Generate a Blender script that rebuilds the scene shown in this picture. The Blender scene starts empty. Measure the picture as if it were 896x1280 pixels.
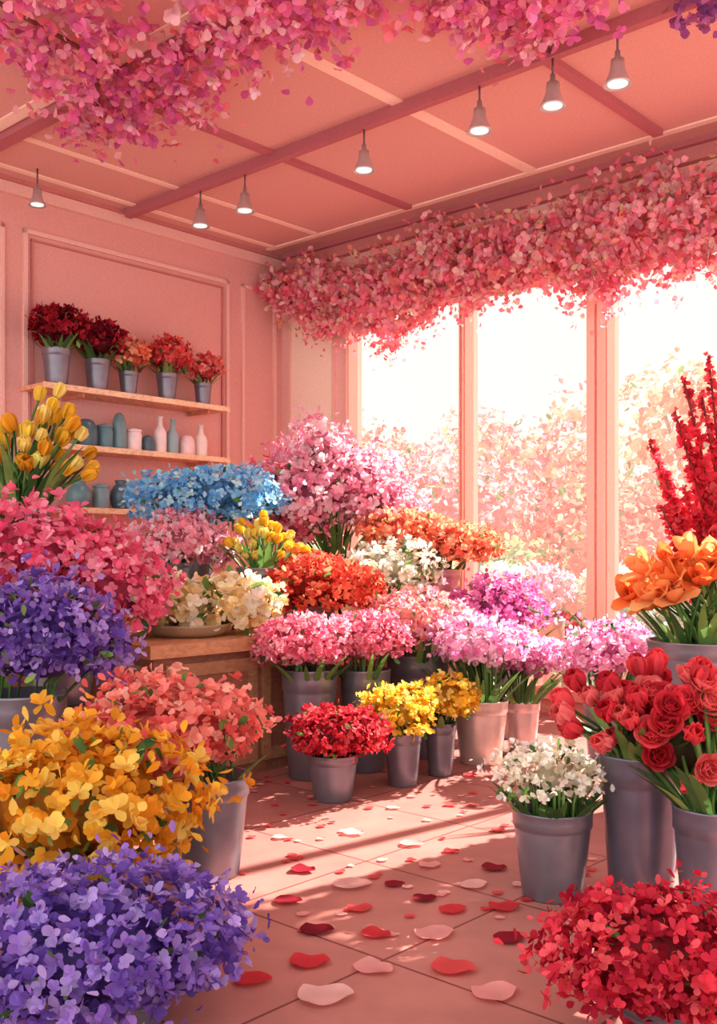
import bpy, math
import numpy as np
from mathutils import Vector
rng = np.random.default_rng(7)
sc = bpy.context.scene
try:
    sc.view_settings.view_transform = 'Standard'
    sc.view_settings.look = 'None'
except Exception: pass

def lin(c):
    c = np.asarray(c, float)/255.0
    return np.where(c <= 0.04045, c/12.92, ((c+0.055)/1.055)**2.4)

# ---------------- room coordinates (a = distance from left wall, b = distance from window wall)
C = np.array([-0.658, 8.70]); Wd = np.array([0.740, -0.672]); Nd = np.array([-0.672, -0.741])
Wd = Wd/np.linalg.norm(Wd); Nd = np.array([Wd[1], -Wd[0]])
def R(a, b, z=0.0):
    p = C + a*Wd + b*Nd
    return np.array([p[0], p[1], z])
ROT = math.atan2(Wd[1], Wd[0])

# ---------------- materials
def new_mat(name):
    m = bpy.data.materials.new(name); m.use_nodes = True
    nt = m.node_tree; nt.nodes.clear()
    out = nt.nodes.new('ShaderNodeOutputMaterial')
    return m, nt, out
def attr_mat(name, rough=0.6, metal=0.0, nscale=30.0, namt=0.25, transl=0.0, bump=0.0, spec=0.3):
    m, nt, out = new_mat(name); N = nt.nodes.new; L = nt.links.new
    at = N('ShaderNodeAttribute'); at.attribute_name = 'Col'
    tc = N('ShaderNodeTexCoord'); no = N('ShaderNodeTexNoise'); no.inputs['Scale'].default_value = nscale
    no.inputs['Detail'].default_value = 4
    L(tc.outputs['Object'], no.inputs['Vector'])
    mr = N('ShaderNodeMapRange'); mr.inputs['From Min'].default_value = 0.3; mr.inputs['From Max'].default_value = 0.7
    mr.inputs['To Min'].default_value = 1-namt; mr.inputs['To Max'].default_value = 1+namt*0.6
    L(no.outputs['Fac'], mr.inputs['Value'])
    vm = N('ShaderNodeVectorMath'); vm.operation = 'SCALE'
    L(at.outputs['Color'], vm.inputs[0]); L(mr.outputs[0], vm.inputs['Scale'])
    p = N('ShaderNodeBsdfPrincipled'); p.inputs['Roughness'].default_value = rough; p.inputs['Metallic'].default_value = metal
    p.inputs['Specular IOR Level'].default_value = spec
    L(vm.outputs[0], p.inputs['Base Color'])
    if bump > 0:
        bp = N('ShaderNodeBump'); bp.inputs['Strength'].default_value = bump; bp.inputs['Distance'].default_value = 0.01
        L(no.outputs['Fac'], bp.inputs['Height']); L(bp.outputs[0], p.inputs['Normal'])
    if transl > 0:
        t = N('ShaderNodeBsdfTranslucent'); L(vm.outputs[0], t.inputs['Color'])
        mx = N('ShaderNodeMixShader'); mx.inputs[0].default_value = transl
        L(p.outputs[0], mx.inputs[1]); L(t.outputs[0], mx.inputs[2]); L(mx.outputs[0], out.inputs[0])
    else:
        L(p.outputs[0], out.inputs[0])
    return m
PETAL = attr_mat('petal', 0.65, 0, 14, 0.12, 0.45, spec=0.12)
LEAF = attr_mat('leaf', 0.55, 0, 10, 0.3, 0.25, spec=0.25)
POT = attr_mat('galvanised_zinc', 0.36, 0.6, 9, 0.18, 0, 0.1, spec=0.5)
CERAM = attr_mat('glazed_ceramic', 0.3, 0.0, 6, 0.2, 0, spec=0.5)
PAINT = attr_mat('rose_paint', 0.8, 0, 60, 0.07, 0, 0.12, spec=0.15)
def wood_mat():
    m, nt, out = new_mat('wood'); N = nt.nodes.new; L = nt.links.new
    at = N('ShaderNodeAttribute'); at.attribute_name = 'Col'
    tc = N('ShaderNodeTexCoord'); mp = N('ShaderNodeMapping'); mp.inputs['Rotation'].default_value = (0, 0, -ROT)
    mp.inputs['Scale'].default_value = (8, 1.5, 12)
    L(tc.outputs['Object'], mp.inputs[0])
    no = N('ShaderNodeTexNoise'); no.inputs['Scale'].default_value = 3; no.inputs['Detail'].default_value = 6; no.inputs['Distortion'].default_value = 1.2
    L(mp.outputs[0], no.inputs['Vector'])
    mr = N('ShaderNodeMapRange'); mr.inputs['From Min'].default_value = .3; mr.inputs['From Max'].default_value = .7
    mr.inputs['To Min'].default_value = .72; mr.inputs['To Max'].default_value = 1.15
    L(no.outputs['Fac'], mr.inputs[0])
    vm = N('ShaderNodeVectorMath'); vm.operation = 'SCALE'; L(at.outputs['Color'], vm.inputs[0]); L(mr.outputs[0], vm.inputs['Scale'])
    p = N('ShaderNodeBsdfPrincipled'); p.inputs['Roughness'].default_value = .55; L(vm.outputs[0], p.inputs['Base Color'])
    L(p.outputs[0], out.inputs[0]); return m
WOOD = wood_mat()
def floor_mat():
    m, nt, out = new_mat('terracotta_tiles'); N = nt.nodes.new; L = nt.links.new
    tc = N('ShaderNodeTexCoord'); mp = N('ShaderNodeMapping'); mp.inputs['Rotation'].default_value = (0, 0, -ROT)
    L(tc.outputs['Object'], mp.inputs[0])
    br = N('ShaderNodeTexBrick'); br.offset = 0; br.inputs['Scale'].default_value = 1
    br.inputs['Brick Width'].default_value = .62; br.inputs['Row Height'].default_value = .62
    br.inputs['Mortar Size'].default_value = .005; br.inputs['Mortar Smooth'].default_value = .3
    a = lin((178, 115, 108)); b = lin((166, 104, 98)); c = lin((114, 58, 56))
    br.inputs['Color1'].default_value = (*a, 1); br.inputs['Color2'].default_value = (*b, 1); br.inputs['Mortar'].default_value = (*c, 1)
    L(mp.outputs[0], br.inputs['Vector'])
    no = N('ShaderNodeTexNoise'); no.inputs['Scale'].default_value = 5; no.inputs['Detail'].default_value = 8
    L(tc.outputs['Object'], no.inputs['Vector'])
    mr = N('ShaderNodeMapRange'); mr.inputs['From Min'].default_value = .3; mr.inputs['From Max'].default_value = .7
    mr.inputs['To Min'].default_value = .82; mr.inputs['To Max'].default_value = 1.12
    L(no.outputs['Fac'], mr.inputs[0])
    vm = N('ShaderNodeVectorMath'); vm.operation = 'SCALE'; L(br.outputs['Color'], vm.inputs[0]); L(mr.outputs[0], vm.inputs['Scale'])
    p = N('ShaderNodeBsdfPrincipled'); p.inputs['Roughness'].default_value = .6; p.inputs['Specular IOR Level'].default_value = .25
    L(vm.outputs[0], p.inputs['Base Color'])
    L(p.outputs[0], out.inputs[0]); return m
FLOOR = floor_mat()
def glass_mat():
    m, nt, out = new_mat('hazy_glass'); N = nt.nodes.new; L = nt.links.new
    tr = N('ShaderNodeBsdfTransparent'); tr.inputs[0].default_value = (1, .99, .97, 1)
    tl = N('ShaderNodeBsdfTranslucent'); tl.inputs[0].default_value = (1, .93, .85, 1)
    no = N('ShaderNodeTexNoise'); no.inputs['Scale'].default_value = 1.2
    mr = N('ShaderNodeMapRange'); mr.inputs['To Min'].default_value = .015; mr.inputs['To Max'].default_value = .04
    L(no.outputs['Fac'], mr.inputs[0])
    mx = N('ShaderNodeMixShader'); L(mr.outputs[0], mx.inputs[0]); L(tr.outputs[0], mx.inputs[1]); L(tl.outputs[0], mx.inputs[2])
    L(mx.outputs[0], out.inputs[0]); return m
GLASS = glass_mat()
def emis_mat():
    m, nt, out = new_mat('lamp_glow'); e = nt.nodes.new('ShaderNodeEmission')
    e.inputs[0].default_value = (1, .93, .85, 1); e.inputs[1].default_value = 1.2
    nt.links.new(e.outputs[0], out.inputs[0]); return m
GLOW = emis_mat()

# ---------------- mesh builder
TPL = np.array([(0,0,0),(.6,.28,.10),(.92,.64,.22),(.5,.96,.10),(0,1.04,-.04),(-.5,.96,.10),(-.92,.64,.22),(-.6,.28,.10)], float)
class M:
    def __init__(s): s.v=[]; s.f=[]; s.mi=[]; s.sm=[]; s.c=[]; s.n=0; s.mats=[]
    def mat(s, m):
        if m not in s.mats: s.mats.append(m)
        return s.mats.index(m)
    def add(s, v, f, col, m, smooth=True):
        v = np.asarray(v, float).reshape(-1, 3); col = np.asarray(col, float)
        if col.ndim == 1: col = np.tile(col, (len(v), 1))
        f = [[i+s.n for i in q] for q in f] if not isinstance(f, np.ndarray) else (f+s.n).tolist()
        k = s.mat(m); s.v.append(v); s.c.append(col); s.f += f; s.mi += [k]*len(f); s.sm += [smooth]*len(f); s.n += len(v)
    def petals(s, O, D, Nn, L, Wh, col, m=PETAL, lift=1.0):
        n = len(O)
        if n == 0: return
        D = D/np.linalg.norm(D, axis=1, keepdims=True); S = np.cross(D, Nn)
        S /= (np.linalg.norm(S, axis=1, keepdims=True)+1e-9); Nn = np.cross(S, D)
        L = np.broadcast_to(L, n)[:, None, None]; Wh = np.broadcast_to(Wh, n)[:, None, None]
        V = O[:, None, :] + S[:, None, :]*TPL[None, :, 0:1]*Wh + D[:, None, :]*TPL[None, :, 1:2]*L + Nn[:, None, :]*TPL[None, :, 2:3]*Wh*1.3*lift
        base = (np.arange(n)*8)[:, None]
        F = np.concatenate([base+np.array([[0,1,2,3,4]]), base+np.array([[0,4,5,6,7]])])
        s.add(V.reshape(-1, 3), F, np.repeat(col, 8, axis=0), m)
    def florets(s, P, A, k, L, W, elev, pal, m=PETAL, jit=.13):
        n = len(P)
        A = A/np.linalg.norm(A, axis=1, keepdims=True)
        h = np.where(np.abs(A[:, 2:3]) < .9, np.array([[0,0,1.]]), np.array([[1.,0,0]]))
        T1 = np.cross(A, h); T1 /= np.linalg.norm(T1, axis=1, keepdims=True); T2 = np.cross(A, T1)
        ci = rng.integers(0, len(pal), n); base = np.array([lin(p) for p in pal])[ci]
        a0 = rng.uniform(0, 6.28, n); sc_ = rng.uniform(.7, 1.25, n)
        for j in range(k):
            an = a0+2*math.pi*j/k+rng.normal(0, .22, n); el = elev+rng.normal(0, .38, n); ss = sc_*rng.uniform(.8,1.15,n)
            rad = np.cos(an)[:, None]*T1+np.sin(an)[:, None]*T2
            D = np.cos(el)[:, None]*rad+np.sin(el)[:, None]*A; Nn = -np.sin(el)[:, None]*rad+np.cos(el)[:, None]*A
            col = np.clip(base*(1+rng.normal(0, jit, (n, 1)))*(1+rng.normal(0, .03, (n, 3))), 0, 1)
            s.petals(P, D, Nn, L*ss, W*ss, col, m)
    def lathe(s, c, prof, col, m, seg=32):
        an = np.linspace(0, 2*math.pi, seg, endpoint=False); V=[]
        for r, z in prof:
            V.append(np.stack([c[0]+r*np.cos(an), c[1]+r*np.sin(an), np.full(seg, c[2]+z)], 1))
        F=[]
        for i in range(len(prof)-1):
            for j in range(seg):
                k=(j+1)%seg; F.append([i*seg+j, i*seg+k, (i+1)*seg+k, (i+1)*seg+j])
        F.append(list(range(seg))[::-1])
        F.append([(len(prof)-1)*seg+j for j in range(seg)])
        s.add(np.concatenate(V), F, col, m)
    def tube(s, pts, r, col, m, seg=5):
        pts = np.array(pts, float); V=[]; n=len(pts)
        rr = np.broadcast_to(r, n)
        for i in range(n):
            d = pts[min(i+1, n-1)]-pts[max(i-1, 0)]; d/=np.linalg.norm(d)+1e-9
            h = np.array([1., 0, 0]) if abs(d[0])<.8 else np.array([0, 1., 0])
            t1 = np.cross(d, h); t1/=np.linalg.norm(t1); t2=np.cross(d, t1)
            an = np.linspace(0, 2*math.pi, seg, endpoint=False)
            V.append(pts[i]+rr[i]*(np.cos(an)[:,None]*t1+np.sin(an)[:,None]*t2))
        F=[[i*seg+j, i*seg+(j+1)%seg, (i+1)*seg+(j+1)%seg, (i+1)*seg+j] for i in range(n-1) for j in range(seg)]
        F.append(list(range(seg))[::-1]); F.append([(n-1)*seg+j for j in range(seg)])
        s.add(np.concatenate(V), F, col, m)
    def box(s, a0, a1, b0, b1, z0, z1, col, m, bev=0):
        V=[R(a, b, z) for z in (z0, z1) for a, b in ((a0,b0),(a1,b0),(a1,b1),(a0,b1))]
        s.add(V, [[0,1,2,3],[7,6,5,4],[0,4,5,1],[1,5,6,2],[2,6,7,3],[3,7,4,0]], col, m, False)
    def blade(s, p, d, L, w, col, droop=.4):
        d = np.array(d, float); d/=np.linalg.norm(d); n=6; V=[]
        side = np.cross(d, [0,0,1.]); side/=np.linalg.norm(side)+1e-9
        out = np.array([d[0], d[1], 0]); out/=np.linalg.norm(out)+1e-9
        for i in range(n):
            t=i/(n-1); q = p+d*L*t+(out*.35-np.array([0,0,.35]))*droop*L*t*t
            ww = w*(math.sin(math.pi*(0.12+.86*t))**.8)
            up = np.cross(side, d)
            V += [q-side*ww, q+up*ww*-.3, q+side*ww]
        F=[]
        for i in range(n-1):
            for j in range(2): F.append([i*3+j, i*3+j+1, (i+1)*3+j+1, (i+1)*3+j])
        s.add(V, F, col, LEAF)
    def cuppetal(s, p, A, rad, L, w, tilt, curl, col, m=PETAL):
        S = np.cross(A, rad); V=[]; rows, cols = 5, 5
        x=0.0; y=0.0
        for i in range(rows):
            t=i/(rows-1); ang = tilt+curl*t
            if i>0: x += math.sin(ang)*L/(rows-1); y += math.cos(ang)*L/(rows-1)
            ww = w*(.35+.65*math.sin(math.pi*min(1, .12+.62*t)))*(1 if t<.8 else (.72 if t>.95 else 1))
            for j in range(cols):
                u=(j/(cols-1)-.5)*2
                wrap = (1-math.cos(u*1.0))*ww*.9
                V.append(p+rad*(x+L*.10-wrap)+A*(y-(.10*L*u*u if i==rows-1 else 0))+S*(math.sin(u*1.0)/math.sin(1.0))*ww)
        F=[[i*cols+j, i*cols+j+1, (i+1)*cols+j+1, (i+1)*cols+j] for i in range(rows-1) for j in range(cols-1)]
        s.add(V, F, col, m)
    def head(s, p, A, kind, size, pal):
        A=np.array(A,float); A/=np.linalg.norm(A)
        h=np.array([0,0,1.]) if abs(A[2])<.9 else np.array([1.,0,0])
        t1=np.cross(A,h); t1/=np.linalg.norm(t1); t2=np.cross(A,t1)
        base=lin(pal[rng.integers(len(pal))])
        rings = {'tulip':[(3,0,1.0,.42,.55,-.85),(3,1.05,1.0,.44,.62,-.8)],
                 'open':[(3,0,1.0,.30,.45,-.25),(3,1.05,1.05,.32,.85,.1),(2,.4,.8,.26,.2,-.3)],
                 'rose':[(3,0,.55,.26,.05,-.3),(4,.5,.66,.34,.30,-.45),(5,.2,.76,.40,.60,-.55),(5,.9,.84,.46,.95,-.75),(5,.3,.86,.46,1.25,-.7)]}[kind]
        for ri,(k,off,L,w,tilt,curl) in enumerate(rings):
            for j in range(k):
                an=off+2*math.pi*j/k+rng.normal(0,.08)
                rad=math.cos(an)*t1+math.sin(an)*t2
                cc=np.clip(base*(1+rng.normal(0,.16)),0,1)
                s.cuppetal(p,A,rad,L*size,w*size,tilt,curl+rng.normal(0,.05),cc)
    def sphere(s, c, r, col, m, nu=14, nv=9):
        V=[];F=[]
        for i in range(nv+1):
            th=math.pi*i/nv
            for j in range(nu):
                ph=2*math.pi*j/nu; V.append([c[0]+r[0]*math.sin(th)*math.cos(ph), c[1]+r[1]*math.sin(th)*math.sin(ph), c[2]+r[2]*math.cos(th)])
        for i in range(nv):
            for j in range(nu): F.append([i*nu+j,(i+1)*nu+j,(i+1)*nu+(j+1)%nu,i*nu+(j+1)%nu])
        s.add(V,F,col,m)
    def make(s, name, loc=None, parent=None):
        V=np.concatenate(s.v); cl=np.concatenate(s.c)
        if loc is None:
            mn=V.min(0); mx=V.max(0); loc=np.array([(mn[0]+mx[0])/2,(mn[1]+mx[1])/2,mn[2]])
        loc=np.array(loc,float)
        me=bpy.data.meshes.new(name); me.from_pydata((V-loc).tolist(), [], s.f)
        for m in s.mats: me.materials.append(m)
        me.polygons.foreach_set('material_index', s.mi); me.polygons.foreach_set('use_smooth', s.sm)
        at=me.color_attributes.new('Col','FLOAT_COLOR','POINT')
        at.data.foreach_set('color', np.concatenate([cl, np.ones((len(cl),1))],1).astype(np.float32).ravel())
        me.update()
        ob=bpy.data.objects.new(name, me); ob.location=loc; sc.collection.objects.link(ob)
        if parent: ob.parent=parent
        return ob

GREENS=[(80,122,62),(108,150,76),(60,98,52),(132,164,90)]
ZINC=(132,130,144)
def bucket(m, x, y, z, r, h, col=ZINC, soil=True):
    col=lin(col); rb=r*.76
    prof=[(rb*.96,0),(rb,.006),(rb+(r-rb)*.3,h*.3),(r*.955,h*.78),(r*.955,h*.80),(r*1.0,h*.815),(r*1.0,h*.90),(r*1.015,h*.97),(r*1.03,h*.985),(r*1.03,h),(r*.97,h),(r*.93,h*.86)]
    m.lathe((x,y,z), prof, col, POT, 36)
    m.lathe((x,y,z+h*.80), [(r*.93,0),(r*.9,.02)], lin((60,45,35)), LEAF, 24)

def sph(n, zmin=-.45):
    z=rng.uniform(zmin,1,n); p=rng.uniform(0,6.283,n); q=np.sqrt(1-z*z)
    return np.stack([q*np.cos(p),q*np.sin(p),z],1)
PS=.76
def mound(m, c, rx, rz, pal, pl, k=4, pw=.46, elev=.45, dens=2.4, leaf=.10, zmin=-.6, lump=.17, ry=None, core=.62, spread=.22, coredark=.7, nl=11, ps=None, loose=.9):
    c=np.array(c,float); ry=ry or rx; pl=pl*(ps or PS)
    area=2.6*math.pi*((rx*rz+rx*ry+ry*rz)/3); fd=pl*1.7
    n=int(dens*area/(fd*fd))
    ld=sph(nl,-.35); lr=rng.uniform(.85,1.1,nl)
    sc3=np.array([rx,ry,rz])
    def rad(d):
        w=d@ld.T; i=np.argmax(w,1); lw=w[np.arange(len(d)),i]
        return (1-lump+2.0*lump*np.clip((lw-.6)/.4,0,1))*lr[i]**.6
    d=sph(n,zmin)
    layer=rng.uniform(0,1,n); r=rad(d)*(1-.26*layer**1.6)+np.abs(rng.normal(0,spread*.5,n))*(rng.uniform(0,1,n)<.3)
    P=c+d*sc3*r[:,None]
    A=d/sc3; A/=np.linalg.norm(A,axis=1,keepdims=True); A=A+rng.normal(0,.4,(n,3)); A[:,2]+=.15
    m.florets(P,A,k,pl,pl*pw,elev,pal)
    n2=int(n*loose); d=sph(n2,zmin); P=c+d*sc3*(rad(d)*rng.uniform(.8,1.04,n2)+np.abs(rng.normal(0,spread*.45,n2)))[:,None]
    cc=np.array([lin(q) for q in pal])[rng.integers(0,len(pal),n2)]*(1+rng.normal(0,.12,(n2,1)))
    m.petals(P,d+rng.normal(0,.8,(n2,3)),rng.normal(0,1,(n2,3))+d*.8,pl*rng.uniform(.7,1.3,n2),pl*.42*rng.uniform(.7,1.2,n2),np.clip(cc,0,1))
    # inner foliage / petal mass, colours darkened to paint in the interior shade
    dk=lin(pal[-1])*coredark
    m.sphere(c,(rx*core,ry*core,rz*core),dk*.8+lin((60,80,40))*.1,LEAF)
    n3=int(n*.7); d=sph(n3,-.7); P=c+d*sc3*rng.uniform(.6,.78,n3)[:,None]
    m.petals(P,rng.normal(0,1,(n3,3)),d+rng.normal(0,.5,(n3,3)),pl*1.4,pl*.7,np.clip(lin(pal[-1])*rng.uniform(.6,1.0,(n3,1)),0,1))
    nlf=int(n*leaf)
    if nlf>0:
        d=sph(nlf,-.85); P=c+d*sc3*rng.uniform(.7,.98,nlf)[:,None]
        g=np.array([lin(q) for q in GREENS])[rng.integers(0,4,nlf)]
        D=d+rng.normal(0,.5,(nlf,3)); m.petals(P,D,rng.normal(0,1,(nlf,3)),pl*1.8,pl*.45,g,LEAF)
def stems(m, x, y, z0, c, rx, rz, n=14, leaves=8, pr=.08):
    for i in range(n):
        an=rng.uniform(0,6.28); q=rng.uniform(.2,1)**.5
        p0=np.array([x+pr*.7*q*math.cos(an),y+pr*.7*q*math.sin(an),z0])
        p1=np.array([c[0]+rx*.65*q*math.cos(an),c[1]+rx*.65*q*math.sin(an),c[2]-rz*.2])
        mid=(p0+p1)/2+np.array([0,0,.02]); m.tube([p0,mid*.5+np.array([p0[0],p0[1],mid[2]])*.5,p1],.005,lin(GREENS[i%4]),LEAF)
    for i in range(leaves):
        an=rng.uniform(0,6.28); L=rng.uniform(.8,1.2)*max(.1,(c[2]-z0)*1.1)
        m.blade(np.array([x+pr*.6*math.cos(an),y+pr*.6*math.sin(an),z0]),[math.cos(an)*.7,math.sin(an)*.7,1],L,.012+.01*rng.random(),lin(GREENS[rng.integers(4)]))

# palettes (last = darkest)
MAG=[(248,140,172),(252,172,194),(244,116,152),(230,88,130)]
PUR=[(164,128,214),(192,164,232),(140,104,200),(110,78,172)]
GOLD=[(250,194,72),(253,214,108),(244,176,54),(226,148,40)]
COR=[(248,152,142),(254,186,172),(244,132,124),(232,106,104)]
BLU=[(166,224,252),(204,240,255),(138,206,246),(108,180,234)]
LPK=[(255,200,216),(255,226,234),(252,180,204),(244,152,184)]
HPK=[(250,160,180),(255,190,204),(246,136,162),(232,112,146)]
CRM=[(254,240,212),(255,248,232),(248,228,182),(240,210,154)]
RDO=[(242,118,90),(250,150,116),(232,94,72),(208,68,60)]
WHT=[(255,255,250),(252,250,238),(246,242,226),(232,230,206)]
PCH=[(252,172,130),(255,198,164),(246,148,112),(236,122,100)]
RED=[(218,62,76),(236,94,102),(200,44,64),(166,30,50)]
DRD=[(176,36,58),(200,56,72),(148,26,46),(118,18,38)]
YEL=[(253,220,90),(255,234,136),(248,202,66),(232,174,50)]
LIL=[(252,194,226),(255,218,238),(248,170,214),(236,146,198)]
MGT=[(242,150,208),(250,182,222),(230,122,188),(204,94,168)]
CRI=[(228,64,86),(242,100,112),(212,48,74),(174,32,58)]

def potted(name, x, y, z, pr, ph, c, rx, rz, pal, pl, col=ZINC, st=14, lv=8, **kw):
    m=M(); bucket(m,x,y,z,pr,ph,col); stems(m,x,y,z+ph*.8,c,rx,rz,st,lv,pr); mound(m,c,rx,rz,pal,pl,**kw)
    return m.make(name,(x,y,z))

# ---------------- room shell
PINK=lin((230,174,168)); PINKD=lin((204,134,130)); PINKL=lin((244,200,190)); CEIL=lin((225,171,162)); STRIP=lin((254,226,208)); DBEAM=lin((186,112,120))
m=M(); m.box(-.15,8.0,-.15,8.0,-.1,0,lin((200,115,100)),FLOOR); m.make('floor')
m=M(); m.box(-.15,7.0,-.15,4.9,3.6,3.72,CEIL,PAINT); m.make('ceiling')
m=M(); m.box(-.15,0,-.15,5.2,0,3.6,PINK,PAINT); m.make('wall_left')
m=M()
m.box(0,.76,-.15,0,0,3.6,PINKL,PAINT); m.box(.76,7.0,-.15,0,3.02,3.6,PINKL,PAINT); m.box(.76,7.0,-.15,0,0,.10,PINKD,PAINT)
m.make('wall_right')
def frame_on_left(m,b0,b1,z0,z1,w=.03,d=.022,col=PINKL):
    for q in ((b0,b1,z0,z0+w),(b0,b1,z1-w,z1)): m.box(0,d,q[0],q[1],q[2],q[3],col,PAINT)
    for q in ((b0,b0+w),(b1-w,b1)): m.box(0,d,q[0],q[1],z0,z1,col,PAINT)
tn=0
def trim(build):
    global tn; tn+=1; m=M(); build(m); m.make('trim_%d'%tn)
def t1(m):
    frame_on_left(m,.60,2.42,.9,3.30); frame_on_left(m,.66,2.36,.96,3.24,.012,.018,PINKD)
    frame_on_left(m,2.56,4.6,.9,3.30); frame_on_left(m,.08,.46,.9,3.30,.025)
    frame_on_left(m,.60,2.42,.2,.75); frame_on_left(m,2.56,4.6,.2,.75)
trim(t1)
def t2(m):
    m.box(.13,.61,0,.008,.93,3.2,lin((255,240,220)),PAINT)  # pale fill: sunlit look of the corner panel painted into its colour
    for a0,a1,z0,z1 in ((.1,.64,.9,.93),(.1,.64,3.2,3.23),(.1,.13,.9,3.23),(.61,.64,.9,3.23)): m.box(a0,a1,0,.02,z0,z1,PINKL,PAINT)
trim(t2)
trim(lambda m:(m.box(0,.05,0,5.2,3.50,3.6,PINKL,PAINT), m.box(0,.08,0,5.2,3.575,3.6,PINKD,PAINT)))
trim(lambda m:(m.box(.11,7,0,.06,3.48,3.6,PINKD,PAINT), m.box(.11,7,0,.10,3.565,3.6,DBEAM,PAINT)))
m=M(); m.box(0,.025,.02,5.2,0,.14,PINKD,PAINT); m.make('baseboard_left')
trim(lambda m:m.box(.12,7,2.86,2.95,3.555,3.6,DBEAM,PAINT))
trim(lambda m:m.box(.12,7,2.97,3.05,3.59,3.6,STRIP,PAINT))
trim(lambda m:m.box(1.64,1.70,.32,2.85,3.575,3.6,DBEAM,PAINT))
trim(lambda m:m.box(2.66,2.74,.32,2.85,3.59,3.6,STRIP,PAINT))
trim(lambda m:m.box(3.57,3.63,.34,1.60,3.565,3.6,DBEAM,PAINT))
trim(lambda m:m.box(.14,7,.26,.31,3.59,3.6,STRIP,PAINT))
trim(lambda m:m.box(.20,.25,.32,2.85,3.59,3.6,STRIP,PAINT))
trim(lambda m:m.box(.70,.75,.32,2.85,3.592,3.6,STRIP,PAINT))
trim(lambda m:m.box(4.7,4.78,.32,2.85,3.58,3.6,STRIP,PAINT))

# windows
edges=[.78,1.93,3.02,4.25,5.5,6.9]; WF=lin((228,152,140)); WFL=lin((248,204,186))
for i in range(5):
    e=bpy.data.objects.new('window_%d'%(i+1),None); e.location=R((edges[i]+edges[i+1])/2,-.07,.1); sc.collection.objects.link(e)
    m=M(); a0,a1=edges[i],edges[i+1]; w0=.075 if i in(2,) else .028; w1=.075 if i==1 else .028
    for (p,q) in ((a0,a0+w0),(a1-w1,a1)):
        m.box(p,q,-.13,.03,.10,3.02,WF,PAINT)
        m.box(p+.01,q-.01,.03,.045,.10,3.02,WFL,PAINT)
    m.box(a0+w0,a1-w1,-.12,.02,.10,.17,WF,PAINT); m.box(a0+w0,a1-w1,-.12,.02,2.96,3.02,WF,PAINT)
    ob=m.make('frame'); 
    g=M(); g.box(a0+w0,a1-w1,-.075,-.07,.17,2.96,lin((255,250,245)),GLASS)
    gb=g.make('glass_pane')
    for o in (ob,gb):
        o.parent=e; o.location=Vector(o.location)-e.location

# track light
tl=bpy.data.objects.new('track_light',None); tl.location=R(2.1,1.65,3.5); sc.collection.objects.link(tl)
def child(ob,e): ob.parent=e; ob.location=Vector(ob.location)-e.location
m=M(); m.box(.12,4.45,1.625,1.675,3.53,3.6,DBEAM,PAINT); child(m.make('rail'),tl)
def bell(m,x,y,z,s=1.0):
    prof=[(.012,.155),(.014,.12),(.030,.115),(.034,.07),(.040,.05),(.058,.012),(.066,0),(.060,.001),(.050,.012),(.02,.02)]
    prof=[(r*s,q*s) for r,q in prof]
    m.lathe((x,y,z),prof,lin((206,198,198)),POT,24)
    m.lathe((x,y,z+.004*s),[(.001,0),(.045*s,.0),(.045*s,.004)],lin((255,250,240)),GLOW,20)
    m.tube([(x,y,z+.15*s),(x,y,z+.27*s)],.006,lin((120,90,95)),POT)
for i,a in enumerate((.95,1.40,2.43,3.24,3.68,4.03)):
    p=R(a,1.65); m=M(); s_=1.0 if a<3 else 1.05
    bell(m,p[0],p[1],3.29,s_); child(m.make('spot_head_%d'%(i+1)),tl)
    l=bpy.data.lights.new('spot_lamp','SPOT'); l.energy=16; l.spot_size=2.0; l.spot_blend=.9; l.color=(1,.90,.84); l.shadow_soft_size=.05
    lo=bpy.data.objects.new('spot_lamp_%d'%(i+1),l); sc.collection.objects.link(lo); lo.location=(p[0],p[1],3.27); child(lo,tl)
p=R(.33,2.5); m=M(); bell(m,p[0],p[1],3.36,.9); m.make('ceiling_spotlight')

# shelves + contents
for z in (2.22,1.825,1.40):
    m=M(); m.box(0,.30,.84,2.44,z-.03,z,lin((234,168,134)),WOOD); m.box(.30,.31,.84,2.44,z-.034,z+.004,lin((250,208,170)),WOOD)
    for b in (1.0,2.1): m.box(0,.26,b,b+.02,z-.06,z-.03,lin((210,136,108)),WOOD)
    m.make('wall_shelf')
for b,r,h,mr,mz,pal,nm in ((2.28,.095,.25,.165,.14,DRD,'potted_dark_red_roses'),(1.96,.088,.22,.15,.13,DRD,'potted_dark_red_peonies'),(1.70,.070,.17,.13,.115,PCH,'potted_peach_carnations'),(1.36,.080,.20,.155,.13,RED[:2]+COR[-2:],'potted_red_carnations'),(1.02,.068,.17,.12,.105,COR[:2]+RED[1:2],'potted_coral_carnations')):
    p=R(.20,b); q=R(.23,b); potted(nm,p[0],p[1],2.224,r,h,(q[0],q[1],2.22+h+mz*.95),mr,mz,pal,.040,k=5,lump=.22,spread=.22,st=10,lv=9,zmin=-.35)
TEAL=(98,138,148); DTEAL=(76,104,118); PALE=(252,230,230)
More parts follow.
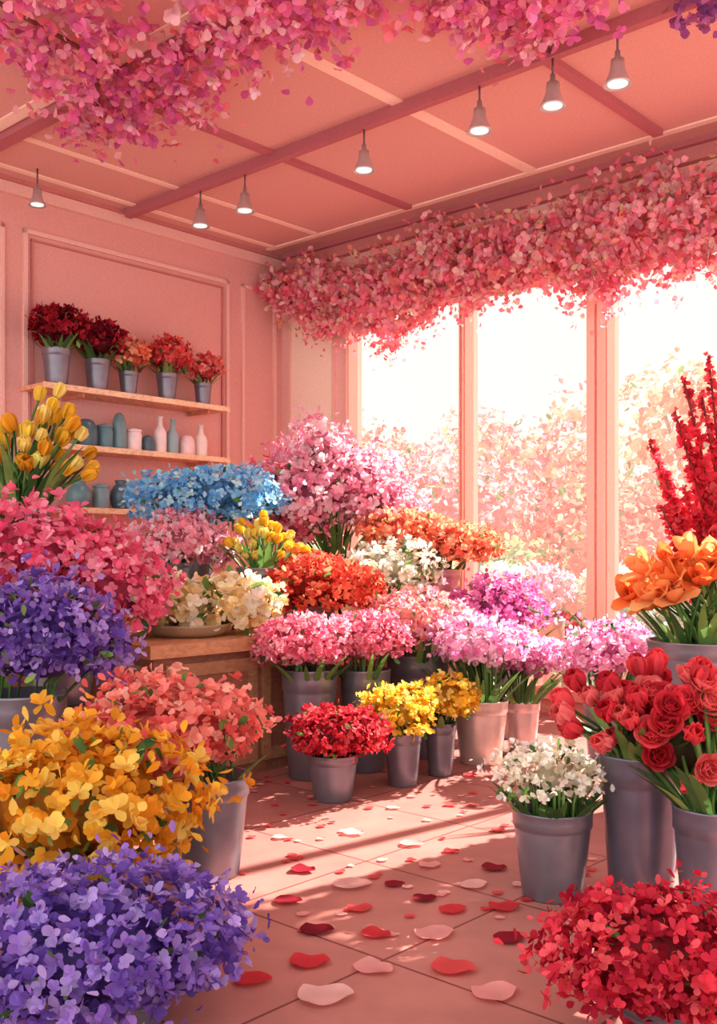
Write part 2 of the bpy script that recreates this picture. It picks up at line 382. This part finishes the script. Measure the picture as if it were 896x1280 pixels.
def vase(kind,b,z,r,h,col):
    p=R(.17,b); m=M()
    P={'dome':[(r*.9,0),(r,h*.1),(r,h*.55),(r*.9,h*.75),(r*.65,h*.92),(r*.3,h*.99),(.004,h)],
       'bottle':[(r*.9,0),(r,h*.05),(r,h*.52),(r*.85,h*.62),(r*.42,h*.74),(r*.36,h*.94),(r*.45,h*.95),(r*.45,h),(r*.3,h)],
       'round':[(r*.6,0),(r*.9,h*.12),(r*1.05,h*.4),(r*.98,h*.62),(r*.7,h*.8),(r*.5,h*.86),(r*.6,h*.97),(r*.6,h),(r*.4,h*.96)],
       'jar':[(r*.92,0),(r,h*.04),(r,h*.72),(r*.9,h*.78),(r*.9,h*.82),(r*.98,h*.84),(r*.98,h*.93),(r*.4,h*.97),(r*.2,h)]}[kind]
    m.lathe((p[0],p[1],z),P,lin(col),CERAM,28); m.make({'dome':'ceramic_vase','bottle':'glass_bottle','round':'round_vase','jar':'lidded_jar'}[kind])
zz=1.8285
for a_ in (('jar',2.20,.070,.19,(114,154,172)),('dome',2.035,.082,.20,DTEAL),('jar',1.88,.058,.18,TEAL),('dome',1.76,.053,.27,(116,150,156)),('jar',1.635,.058,.17,PALE),('dome',1.51,.052,.13,DTEAL),('bottle',1.40,.048,.28,PALE),('bottle',1.285,.045,.27,(154,184,192)),('dome',1.15,.062,.16,(252,216,220)),('bottle',1.015,.05,.25,(254,238,230))):
    vase(a_[0],a_[1],zz,a_[2],a_[3],a_[4])
for a_ in (('round',2.09,.085,.19,TEAL),('jar',1.91,.06,.18,(126,156,166)),('round',1.74,.08,.21,DTEAL),('bottle',1.5,.05,.22,PALE)):
    vase(a_[0],a_[1],1.4035,a_[2],a_[3],a_[4])

# ---------------- counter
m=M(); BR=lin((146,94,74)); BRT=lin((200,142,104))
m.box(1.15,2.56,.75,3.22,.0,.62,BR,WOOD); m.box(1.10,2.62,.70,3.28,.62,.68,BRT,WOOD)
for k in range(4):
    b0=.8+k*.6; m.box(2.56,2.575,b0,b0+.56,.06,.12,BRT*.7,WOOD); m.box(2.56,2.575,b0,b0+.56,.52,.58,BRT*.7,WOOD)
    m.box(2.56,2.575,b0,b0+.05,.12,.52,BRT*.7,WOOD); m.box(2.56,2.575,b0+.51,b0+.56,.12,.52,BRT*.7,WOOD)
for a0 in (1.2,1.9):
    m.box(a0,a0+.62,3.22,3.235,.06,.12,BRT*.7,WOOD); m.box(a0,a0+.62,3.22,3.235,.52,.58,BRT*.7,WOOD)
    m.box(a0,a0+.05,3.22,3.235,.12,.52,BRT*.7,WOOD); m.box(a0+.57,a0+.62,3.22,3.235,.12,.52,BRT*.7,WOOD)
m.box(1.12,1.80,.8,2.7,.68,.90,BR,WOOD)
m.make('wooden_counter')
def crate(x,y,hw,h,name='wooden_crate'):
    rel=np.array([x,y])-C; a=rel@Wd; b=rel@Nd; m=M(); cw=lin((168,104,74))
    for i in range(4):
        z0=h*i/4+.006; z1=h*(i+1)/4-.006
        m.box(a-hw,a+hw,b-hw,b-hw+.02,z0,z1,cw,WOOD); m.box(a-hw,a+hw,b+hw-.02,b+hw,z0,z1,cw,WOOD)
        m.box(a-hw,a-hw+.02,b-hw+.02,b+hw-.02,z0,z1,cw,WOOD); m.box(a+hw-.02,a+hw,b-hw+.02,b+hw-.02,z0,z1,cw,WOOD)
    for p in (a-hw+.02,a+hw-.05):
        for q in (b-hw+.02,b+hw-.05): m.box(p,p+.03,q,q+.03,0,h-.02,cw,WOOD)
    m.box(a-hw,a+hw,b-hw,b+hw,h-.02,h,cw,WOOD)
    m.make(name)

# ---------------- flowers on the counter
p=R(1.28,1.96); potted('blue_hydrangeas',p[0],p[1],.90,.13,.32,(-.935,6.3,1.43),.41,.19,BLU,.044,k=4,lump=.22,nl=14)
p=R(1.58,2.38); potted('pink_carnations',p[0],p[1],.90,.11,.14,(-1.03,5.92,1.15),.26,.17,LPK[:3]+HPK[:1],.038,k=5,lump=.22)
p=R(1.70,1.12); m=M(); bucket(m,p[0],p[1],.902,.15,.16); stems(m,p[0],p[1],1.0,(-.18,6.7,1.40),.34,.2,34,34,.11)
for c_,a_,b_,pl_ in (((-.30,6.74,1.46),.34,.25,LPK),((-.02,6.75,1.56),.27,.25,LPK),((.15,6.68,1.36),.24,.17,LPK),((-.60,6.75,1.52),.20,.17,HPK),((-.28,6.72,1.76),.19,.19,LPK[:2]+[(250,176,198)]),((-.42,6.62,1.26),.2,.13,HPK)):
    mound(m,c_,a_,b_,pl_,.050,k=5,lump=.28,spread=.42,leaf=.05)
m.make('pink_azalea_bouquet')
def headed(name,x,y,z,pr,ph,heads,kind,size,pal,potcol=ZINC,lv=14,blL=.3,open_=.35):
    m=M(); bucket(m,x,y,z,pr,ph,potcol)
    for h in heads:
        h=np.array(h,float); p0=np.array([x+rng.uniform(-.5,.5)*pr,y+rng.uniform(-.5,.5)*pr,z+ph*.8])
        d=h-p0; mid=p0+d*.5-np.array([d[0]*.2,d[1]*.2,0]); m.tube([p0,mid,h],.006,lin(GREENS[rng.integers(4)]),LEAF)
        A=(h-mid)/np.linalg.norm(h-mid)+rng.normal(0,.12,3); kd=kind if isinstance(kind,str) else kind(h)
        m.head(h,A,kd,size*rng.uniform(.85,1.15),pal)
    for i in range(lv):
        an=rng.uniform(0,6.28); m.blade(np.array([x+pr*.6*math.cos(an),y+pr*.6*math.sin(an),z+ph*.82]),[math.cos(an)*.5,math.sin(an)*.5,1],blL*rng.uniform(.7,1.2),.018,lin(GREENS[rng.integers(4)]),.5)
    return m.make(name,(x,y,z))
def domeheads(c,rx,ry,rz,n,zmin=.0):
    d=sph(n,zmin); return np.array(c)+d*np.array([rx,ry,rz])*rng.uniform(.55,1.0,(n,1))
p=R(2.02,2.06); headed('yellow_tulips',p[0],p[1],.682,.15,.33,domeheads((p[0]+.0,p[1],1.07),.24,.15,.24,36),'tulip',.058,YEL,lv=26,blL=.26)
p=R(2.28,2.80); m=M()
m.lathe((p[0],p[1],.682),[(.16,0),(.19,.02),(.21,.05),(.215,.06),(.2,.06),(.19,.05)],lin((178,150,120)),CERAM,30)
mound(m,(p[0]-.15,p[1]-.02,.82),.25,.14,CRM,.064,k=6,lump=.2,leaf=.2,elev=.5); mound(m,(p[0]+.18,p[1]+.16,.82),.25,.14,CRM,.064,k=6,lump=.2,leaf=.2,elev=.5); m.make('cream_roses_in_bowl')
p=R(2.3,1.93); potted('red_orange_geraniums',p[0],p[1],.682,.13,.12,(-.21,5.72,.90),.30,.16,RDO,.044,k=5,lump=.16)
p=R(2.33,1.42); potted('white_daisies',p[0],p[1],.682,.12,.16,(.19,6.1,.99),.265,.16,WHT,.042,k=5,lump=.22,leaf=.3,dens=1.6,spread=.3)
p=R(2.42,.93); m=M(); bucket(m,p[0],p[1],.682,.135,.31,(204,160,150)); stems(m,p[0],p[1],.93,(p[0],p[1],1.15),.25,.15,24,14,.12)
mound(m,(.30,6.45,1.22),.28,.13,PCH,.040,k=5,lump=.16); mound(m,(.62,6.38,1.13),.25,.13,PCH,.040,k=5,lump=.16); m.make('peach_carnations')

# ---------------- floor buckets, centre
potted('pink_hydrangeas',-.24,4.97,0,.135,.53,(-.265,4.97,.65),.245,.14,HPK,.032,k=4,lump=.08,spread=.14,leaf=.05)
potted('pink_hydrangeas',.035,5.13,0,.125,.51,(.045,5.13,.66),.20,.14,HPK,.032,k=4,lump=.08,spread=.14,leaf=.05)
potted('salmon_hydrangeas',.32,5.50,0,.165,.55,(.28,5.50,.73),.28,.15,COR[:2]+HPK[:2],.036,k=4,lump=.12)
potted('magenta_stocks',.84,6.05,0,.13,.5,(.82,6.02,.76),.23,.16,MGT,.042,k=4,lump=.35,nl=16,spread=.4,st=20,lv=16)
potted('pink_phlox',.64,5.32,0,.142,.33,(.60,5.32,.60),.265,.14,LIL+[(255,214,232)],.038,k=5,lump=.18,leaf=.08,col=(232,214,208),st=44,lv=30,zmin=-.3)
potted('pink_phlox',.905,5.62,0,.098,.28,(.92,5.6,.50),.20,.13,LIL,.038,k=5,lump=.18,leaf=.08,col=(224,202,202),st=24,lv=20,zmin=-.3)
potted('yellow_daffodils',.209,4.80,0,.089,.25,(.18,4.80,.34),.17,.12,YEL,.036,k=5,lump=.16,leaf=.15)
potted('yellow_daffodils',.405,5.02,0,.078,.26,(.43,5.02,.37),.14,.11,YEL,.036,k=5,lump=.16,leaf=.15)
potted('red_carnations',-.114,4.52,0,.112,.205,(-.10,4.52,.29),.205,.11,RED,.032,k=4,lump=.1,leaf=.1)

# ---------------- left side
potted('coral_azaleas',-.52,3.47,0,.148,.34,(-.66,3.49,.47),.30,.165,COR,.044,k=5,lump=.22,spread=.26,leaf=.12)
potted('purple_lilacs',-1.30,3.92,0,.17,.56,(-1.22,3.92,.75),.29,.22,PUR,.040,k=5,lump=.25,spread=.3,leaf=.12,nl=14)
crate(-1.27,4.36,.18,.45)
m=M(); bucket(m,-1.27,4.36,.452,.15,.34); mound(m,(-1.40,4.36,1.08),.36,.20,MAG,.044,k=5,lump=.22,spread=.25); mound(m,(-1.06,4.30,.93),.23,.21,MAG,.042,k=5,lump=.22,spread=.3)
stems(m,-1.27,4.36,.72,(-1.27,4.36,1.0),.25,.2,14,8,.12); m.make('magenta_rhododendrons',(-1.27,4.36,.452))
crate(-1.58,4.74,.16,.95,'plant_stand')
headed('tall_yellow_tulips',-1.58,4.74,.952,.13,.34,np.concatenate([domeheads((-1.53,4.72,1.46),.29,.14,.34,40,-.1),[(-1.40,4.7,1.82),(-1.48,4.7,1.80),(-1.36,4.7,1.72),(-1.30,4.7,1.62),(-1.26,4.68,1.54),(-1.45,4.66,1.70),(-1.34,4.68,1.66),(-1.52,4.66,1.62)]]),'tulip',.078,YEL,lv=34,blL=.42)
potted('golden_daffodils',-.84,2.98,0,.15,.20,(-.84,2.98,.35),.34,.21,GOLD,.050,k=6,lump=.24,spread=.36,leaf=.3,dens=2.2,pw=.42,st=24,lv=24,nl=14)
potted('purple_lilacs',-.55,2.36,0,.12,.12,(-.62,2.36,.175),.31,.165,PUR,.032,k=5,lump=.16,spread=.28,leaf=.06,nl=14)

# ---------------- right side
potted('white_baby_breath',.622,3.26,0,.127,.28,(.62,3.26,.375),.165,.10,WHT[:3]+[(244,232,208)],.026,k=5,lump=.25,spread=.45,leaf=.25,dens=1.1,st=44,lv=26,core=.4,zmin=-.2)
m=M(); DZ=(118,112,130); bucket(m,.895,3.22,0,.128,.465,DZ); bucket(m,1.03,2.93,0,.12,.37,DZ)
hs=domeheads((.98,3.12,.58),.26,.18,.21,46,-.35)
hs=np.concatenate([hs,[(.63,3.15,.63),(.65,3.1,.56),(.70,3.1,.66),(.76,3.08,.69),(.72,3.02,.53),(.80,3.0,.60),(.88,3.0,.50),(.96,2.9,.58),(1.0,2.88,.48),(.93,2.86,.44),(1.06,2.85,.55),(.9,2.94,.66),(.66,3.12,.70),(.62,3.1,.60),(.74,3.05,.62),(.86,2.98,.57)]])
for h in hs:
    src=(.895,3.22,.42) if h[0]<.95 else (1.03,2.95,.33); p0=np.array(src)+np.append(rng.uniform(-.05,.05,2),0)
    m.tube([p0,(p0+h)/2+np.array([0,0,.03]),h],.006,lin(GREENS[rng.integers(4)]),LEAF)
    dd=h-np.array([.96,3.2,.45]); kd='rose' if (h[0]>.84 and rng.random()<.75) else 'tulip'
    m.head(h-dd/np.linalg.norm(dd)*.03,dd+np.array([0,-.12,.05])+rng.normal(0,.04,3),kd,(.078 if kd=='rose' else .080)*rng.uniform(.85,1.1),[(244,98,108),(250,132,134),(238,80,94),(220,60,78)])
for i in range(56):
    an=rng.uniform(0,6.28); b0=(.895,3.22,.40) if i%2 else (1.03,2.93,.32)
    m.blade(np.array(b0)+np.array([.07*math.cos(an),.07*math.sin(an),0]),[math.cos(an)*.7,math.sin(an)*.7,1],rng.uniform(.2,.34),.02,lin(GREENS[rng.integers(4)]),.5)
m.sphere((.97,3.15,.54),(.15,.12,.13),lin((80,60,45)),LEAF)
m.make('red_roses_and_tulips',(.95,3.1,0))
potted('crimson_azaleas',.69,2.25,0,.12,.12,(.67,2.25,.20),.235,.15,CRI,.028,k=4,lump=.16,spread=.28,leaf=.05)
crate(1.36,4.02,.2,.42)
headed('orange_lilies',1.36,4.02,.422,.21,.33,np.concatenate([domeheads((1.38,3.98,.88),.31,.2,.22,36,-.05),[(1.06,3.95,.92),(1.12,3.92,1.02),(1.20,3.9,1.06),(1.30,3.88,.98),(1.28,3.9,1.08),(1.18,3.88,.95)]]),'open',.095,[(252,156,88),(255,180,116),(246,132,72)],lv=34,blL=.26)
potted('lilac_phlox',1.28,5.2,0,.13,.38,(1.28,5.2,.59),.23,.14,LIL,.038,k=5,lump=.2,spread=.25,st=24,lv=14)
m=M(); crate(1.72,4.70,.17,.35); bucket(m,1.72,4.70,.352,.14,.38)
tips=[(1.44,4.5,1.86),(1.55,4.5,1.97),(1.29,4.5,1.58),(1.35,4.5,1.46),(1.61,4.52,1.78),(1.72,4.5,1.9),(1.34,4.5,1.30),(1.85,4.5,1.8),(1.45,4.5,1.64),(1.62,4.55,1.55),(1.40,4.5,1.72),(1.50,4.55,1.5),(1.44,4.5,1.38),(1.52,4.5,1.8)]
for t in tips:
    t=np.array(t); p0=np.array([1.72+rng.uniform(-.07,.07),4.70+rng.uniform(-.07,.07),.66]); mid=(p0+t)/2+np.array([.03,0,-.02])
    pts=[(1-u)**2*p0+2*u*(1-u)*mid+u*u*t for u in np.linspace(0,1,8)]; m.tube(pts,.006,lin((150,60,60)),LEAF)
    nf=64; us=np.linspace(.34,1.0,nf); P=np.array([(1-u)**2*p0+2*u*(1-u)*mid+u*u*t for u in us]); d=t-mid; d/=np.linalg.norm(d)
    for j in range(nf):
        fr=(us[j]-.34)/.66; sz=.062*(1-.66*fr)
        A=rng.normal(0,1,3); A-=A@d*d; A/=np.linalg.norm(A); A=A*.9+d*.6
        m.florets((P[j]+A*.006)[None],A[None],4,sz,sz*.44,.8,[(228,66,86),(240,98,110),(206,46,68)])
for i in range(14):
    an=rng.uniform(0,6.28); m.blade(np.array([1.72+.08*math.cos(an),4.70+.08*math.sin(an),.66]),[math.cos(an)*.35,math.sin(an)*.35,1],.5,.02,lin(GREENS[rng.integers(4)]),.3)
m.make('red_gladioli',(1.72,4.7,.352))

# ---------------- window garland & ceiling blossoms
GP=[(252,172,190),(254,206,210),(246,146,170),(255,224,214),(240,124,148),(250,164,160),(253,188,206)]
m=M(); n=5200
def lowz(a): return 2.83+.09*np.sin(a*3.1+.6)+.06*np.sin(a*7.7)+.04*np.sin(a*17)+.22*np.clip(1-a/.9,0,1)
def hiz(a): return 3.40+.05*np.sin(a*4.3)+.04*np.sin(a*11+1)
a=rng.uniform(0.05,6.6,n); low=lowz(a)
t=rng.beta(1.1,1.3,n); z=low+(hiz(a)-low)*t; b=.09+rng.uniform(0,.26,n)*np.sin(np.pi*np.clip(t*.85+.1,0,1))
P=np.array([R(a[i],b[i],z[i]) for i in range(n)]); A=np.tile(np.array([Nd[0],Nd[1],-.25]),(n,1))+rng.normal(0,.7,(n,3))
m.florets(P,A,4,.042,.021,.35,GP,jit=.14)
n=3000; a=rng.uniform(.1,6.6,n); low=lowz(a); t=rng.uniform(-.12,1.12,n); z=np.minimum(low+(hiz(a)-low)*t,3.56)
P=np.array([R(a[i],rng.uniform(.1,.36),z[i]) for i in range(n)])
m.petals(P,rng.normal(0,1,(n,3)),rng.normal(0,1,(n,3))+np.array([Nd[0],Nd[1],0]),.044*rng.uniform(.6,1.2,n),.022,np.array([lin(q) for q in GP])[rng.integers(0,len(GP),n)])
n=1000; a=rng.uniform(.1,6.6,n); low=lowz(a)
P=np.array([R(a[i],rng.uniform(.1,.3),low[i]-abs(rng.normal(0,.09))) for i in range(n)])
m.petals(P,rng.normal(0,1,(n,3)),rng.normal(0,1,(n,3)),.036,.019,np.array([lin(q) for q in GP])[rng.integers(0,len(GP),n)])
n=600; a=rng.uniform(.1,6.6,n); P=np.array([R(a[i],rng.uniform(.08,.35),rng.uniform(2.85,3.45)) for i in range(n)])
m.petals(P,rng.normal(0,1,(n,3))+np.array([0,0,-.5]),rng.normal(0,1,(n,3)),.055,.018,np.array([lin((228,186,150)),lin((212,200,156)),lin((240,160,140))])[rng.integers(0,3,n)],LEAF)
m.tube([R(.05,.15,3.36),R(2,.18,3.25),R(4,.15,3.3),R(6.6,.15,3.35)],.015,lin((190,130,120)),LEAF)
m.make('blossom_garland')
HP=[(242,144,192),(250,178,208),(234,122,180),(248,166,176),(218,112,182),(253,206,216),(240,136,156)]
cl=[(-1.52,4.85,.22),(-1.35,5.2,.24),(-1.52,5.75,.17),(-1.25,5.7,.17),(-.98,5.35,.22),(-.55,4.72,.24),(-.85,5.0,.22),(-.22,4.56,.22),(-.02,4.40,.17),(-1.15,4.65,.13),
    (.42,4.46,.16),(.63,4.58,.19),(.80,4.74,.12),(.95,4.42,.14),(1.55,4.42,.12),(1.72,4.3,.16),(-1.35,4.3,.22),(-.5,4.3,.2),(.55,4.2,.2)]
m=M()
for x,y,r in cl:
    n=int(1150*r*r)+20
    d=rng.normal(0,1,(n,3))*np.array([r*.6,r*.6,.05]); P=np.array([x,y,3.49])+d; P[:,2]=np.clip(P[:,2],3.34,3.57)
    A=rng.normal(0,.6,(n,3))+np.array([0,-.3,-1.0]); pal=HP if x<1.3 else [(186,116,176),(164,96,166)]
    m.florets(P,A,4,.040,.020,.35,pal,jit=.18)
    n2=int(n*.7); d=rng.normal(0,1,(n2,3))*np.array([r*.95,r*.95,.05]); P=np.array([x,y,3.49])+d; P[:,2]=np.clip(P[:,2],3.30,3.58)
    m.petals(P,rng.normal(0,1,(n2,3)),rng.normal(0,.5,(n2,3))+np.array([0,-.3,-1]),.05,.024,np.array([lin(q) for q in pal])[rng.integers(0,len(pal),n2)])
for pts in ([(-1.75,4.3,3.55),(-1.3,5.0,3.54),(-1.5,5.9,3.56)],[(-1.2,5.4,3.55),(-.6,4.8,3.54),(0,4.3,3.56)],[(.1,4.2,3.56),(.6,4.6,3.54),(.95,5.0,3.56)],[(1.4,4.5,3.56),(1.8,4.2,3.56)]):
    m.tube(pts,.012,lin((150,90,90)),LEAF)
m.make('hanging_blossoms')

# ---------------- fallen petals
m=M()
FP=[(-.02,3.96,2,.09),(.20,3.81,2,.09),(.55,4.99,1,.07),(.25,3.55,2,.08),(.47,3.52,0,.09),(.38,3.34,2,.10),(-.02,3.34,2,.13),(-.19,3.50,0,.09),(.29,3.11,1,.09),(.45,3.13,1,.10),(.22,2.91,2,.12),(.43,2.88,0,.10),(.005,3.12,1,.08),(-.12,2.94,0,.10),(.05,2.91,1,.09),(-.13,2.71,1,.11),(.04,2.67,2,.11),(.25,2.67,1,.12),(-.27,2.60,1,.10),(-.08,2.50,2,.14),(.34,2.52,2,.12),(-.22,3.19,0,.09),(.21,3.21,0,.08),(-.3,3.9,2,.06),(.4,4.4,1,.06),(.7,4.6,2,.06),(.15,4.35,2,.06),(.55,4.0,1,.06),(.34,3.72,1,.06),(.12,3.35,0,.07),(-.33,3.0,2,.07),(.62,3.0,2,.07)]
FC=[[(156,34,54),(138,28,48)],[(222,66,76),(234,92,96)],[(246,176,176),(250,200,196)]]
def fpetal(x,y,ci,s):
    an=rng.uniform(-.6,.6); cc=lin(FC[ci][rng.integers(2)]); V=[]; nr,nc=9,9
    ph=rng.uniform(0,6)
    for i in range(nr):
        for j in range(nc):
            u=i/(nr-1)*2-1; v=j/(nc-1)*2-1
            X=u*math.sqrt(1-v*v*.5); Y=v*math.sqrt(1-u*u*.5)
            X*=.5*s; Y*=.40*s*(1-.22*u)*(1+.05*math.sin(4*u+ph))
            rr=u*u+v*v; Z=.004+.045*s*rr+.02*s*math.sin(3*u+ph)*abs(v)+.016*s
            V.append([x+X*math.cos(an)-Y*math.sin(an),y+X*math.sin(an)+Y*math.cos(an),max(.003,Z)])
    F=[[i*nc+j,(i+1)*nc+j,(i+1)*nc+j+1,i*nc+j+1] for i in range(nr-1) for j in range(nc-1)]
    m.add(V,F,cc,PETAL)
for q in FP: fpetal(*q)
for i in range(110):
    fpetal(rng.uniform(-.6,.95),rng.uniform(2.9,5.1),int(rng.integers(1,3)),rng.uniform(.025,.045))
m.make('fallen_petals',(0,3.5,0))

# ---------------- outside garden
m=M(); V=[R(-12,-.15,-.12),R(16,-.15,-.12),R(16,-24,-.12),R(-12,-24,-.12)]
m.add(V,[[0,1,2,3]],lin((214,180,162)),PAINT,False); m.make('garden_ground')
OUT=[[(234,112,102),(242,144,130),(224,94,94)],[(240,158,130),(246,182,156),(232,132,116)],[(150,166,118),(176,184,138),(150,162,116)],[(240,140,150),(248,172,172),(230,116,132)]]
def bush(a,b,r,h,pi,pl=.10):
    m=M(); c=R(a,b,h*.5-.06); sel=OUT[pi]
    mound(m,c,r,h*.5,sel,pl,k=4,lump=.25,spread=.3,leaf=.14,dens=1.7,zmin=-.9,core=.7,coredark=1.0,nl=14,ps=.8,loose=.6)
    m.tube([R(a,b,-.12),R(a,b,h*.4)],.06,lin((190,150,120)),LEAF); m.make('garden_flower_bush')
for q in ((-.6,-2.6,.7,1.4,1),(.6,-2.4,.6,1.3,2),(1.7,-2.6,.7,1.35,0),(2.8,-2.3,.6,1.2,2),(3.8,-2.6,.7,1.4,1),(4.9,-2.4,.6,1.4,0),(6,-2.6,.8,1.6,2),(-1.4,-4.6,1.0,2.3,3),(.6,-4.8,1.0,2.1,0),(2.6,-4.9,1.0,1.9,0),(4.6,-5.0,1.1,1.9,3),(6.4,-4.6,.9,2.4,1),(-3.4,-5.2,1.2,2.7,0)):
    bush(*q)
def tree(a,b,h,r,pi):
    m=M(); sel=OUT[pi]+[(250,206,186)]
    m.tube([R(a,b,-.12),R(a+.05,b,h*.35),R(a,b,h*.75)],[.12,.09,.04],lin((186,146,122)),LEAF,8)
    for k in range(11):
        an=rng.uniform(0,6.28); q=rng.uniform(.2,1)*r; zc=h*rng.uniform(.45,1)
        c=R(a+q*math.cos(an),b+q*math.sin(an),zc); m.tube([R(a,b,h*.35),c],.03,lin((186,146,122)),LEAF)
        mound(m,c,r*.42,r*.34,sel,.13,k=4,lump=.3,spread=.5,leaf=.10,dens=.8,zmin=-.9,core=.3,coredark=1.1,ps=.8,loose=.7)
    m.make('blossoming_tree')
for q in ((-2.4,-7.8,3.5,1.2,3),(.2,-8.2,3.6,1.2,1),(2.6,-8.6,2.7,1.1,3),(4.9,-8.4,3.0,1.1,1),(6.8,-7.6,4.0,1.3,3)): tree(*q)
for a,b,pal in ((2.25,-.55,LPK),(2.74,-.6,WHT),(3.25,-.75,LPK),(1.7,-.8,WHT),(3.8,-.6,COR)):
    p=R(a,b); potted('outdoor_flower_pot',p[0],p[1],-.12,.16,.72,(p[0],p[1],.82),.20,.16,pal,.045,k=4,lump=.2,col=(240,212,206))

# ---------------- light
w=bpy.data.worlds.new('sky_with_fill'); sc.world=w; w.use_nodes=True; nt=w.node_tree; nt.nodes.clear(); N=nt.nodes.new; L=nt.links.new
o=N('ShaderNodeOutputWorld'); bg=N('ShaderNodeBackground'); tc=N('ShaderNodeTexCoord')
dp=N('ShaderNodeVectorMath'); dp.operation='DOT_PRODUCT'; dp.inputs[1].default_value=(Nd[0],Nd[1],0)
L(tc.outputs['Generated'],dp.inputs[0])
mr=N('ShaderNodeMapRange'); mr.inputs['From Min'].default_value=-.5; mr.inputs['From Max'].default_value=.6; mr.inputs['To Min'].default_value=1.0; mr.inputs['To Max'].default_value=2.1  # world strength raised behind the camera, added to fill the room with light
L(dp.outputs['Value'],mr.inputs[0]); L(mr.outputs[0],bg.inputs[1])
sx=N('ShaderNodeSeparateXYZ'); cr=N('ShaderNodeValToRGB'); L(tc.outputs['Generated'],sx.inputs[0]); L(sx.outputs['Z'],cr.inputs[0])
cr.color_ramp.elements[0].color=(1,.90,.85,1); cr.color_ramp.elements[1].color=(1,.96,.88,1); cr.color_ramp.elements[1].position=.3
L(cr.outputs[0],bg.inputs[0]); L(bg.outputs[0],o.inputs[0])
s=bpy.data.lights.new('sun','SUN'); s.energy=20; s.angle=.012; s.color=(1,.92,.81)
so=bpy.data.objects.new('sun',s); sc.collection.objects.link(so)
hd=Nd*1.0-Wd*.15; dv=Vector((hd[0],hd[1],-.74)); so.rotation_euler=dv.to_track_quat('-Z','Y').to_euler(); so.location=(6,9,6)

cam=bpy.data.cameras.new('camera'); co=bpy.data.objects.new('camera',cam); sc.collection.objects.link(co)
co.location=(0,0,1.1); co.rotation_euler=(math.pi/2,0,0)
cam.sensor_fit='VERTICAL'; cam.sensor_height=36; cam.lens=1270/1280*36; cam.shift_y=50/1280; cam.clip_start=.05
sc.camera=co
print('faces',sum(len(o.data.polygons) for o in sc.objects if o.type=='MESH'))
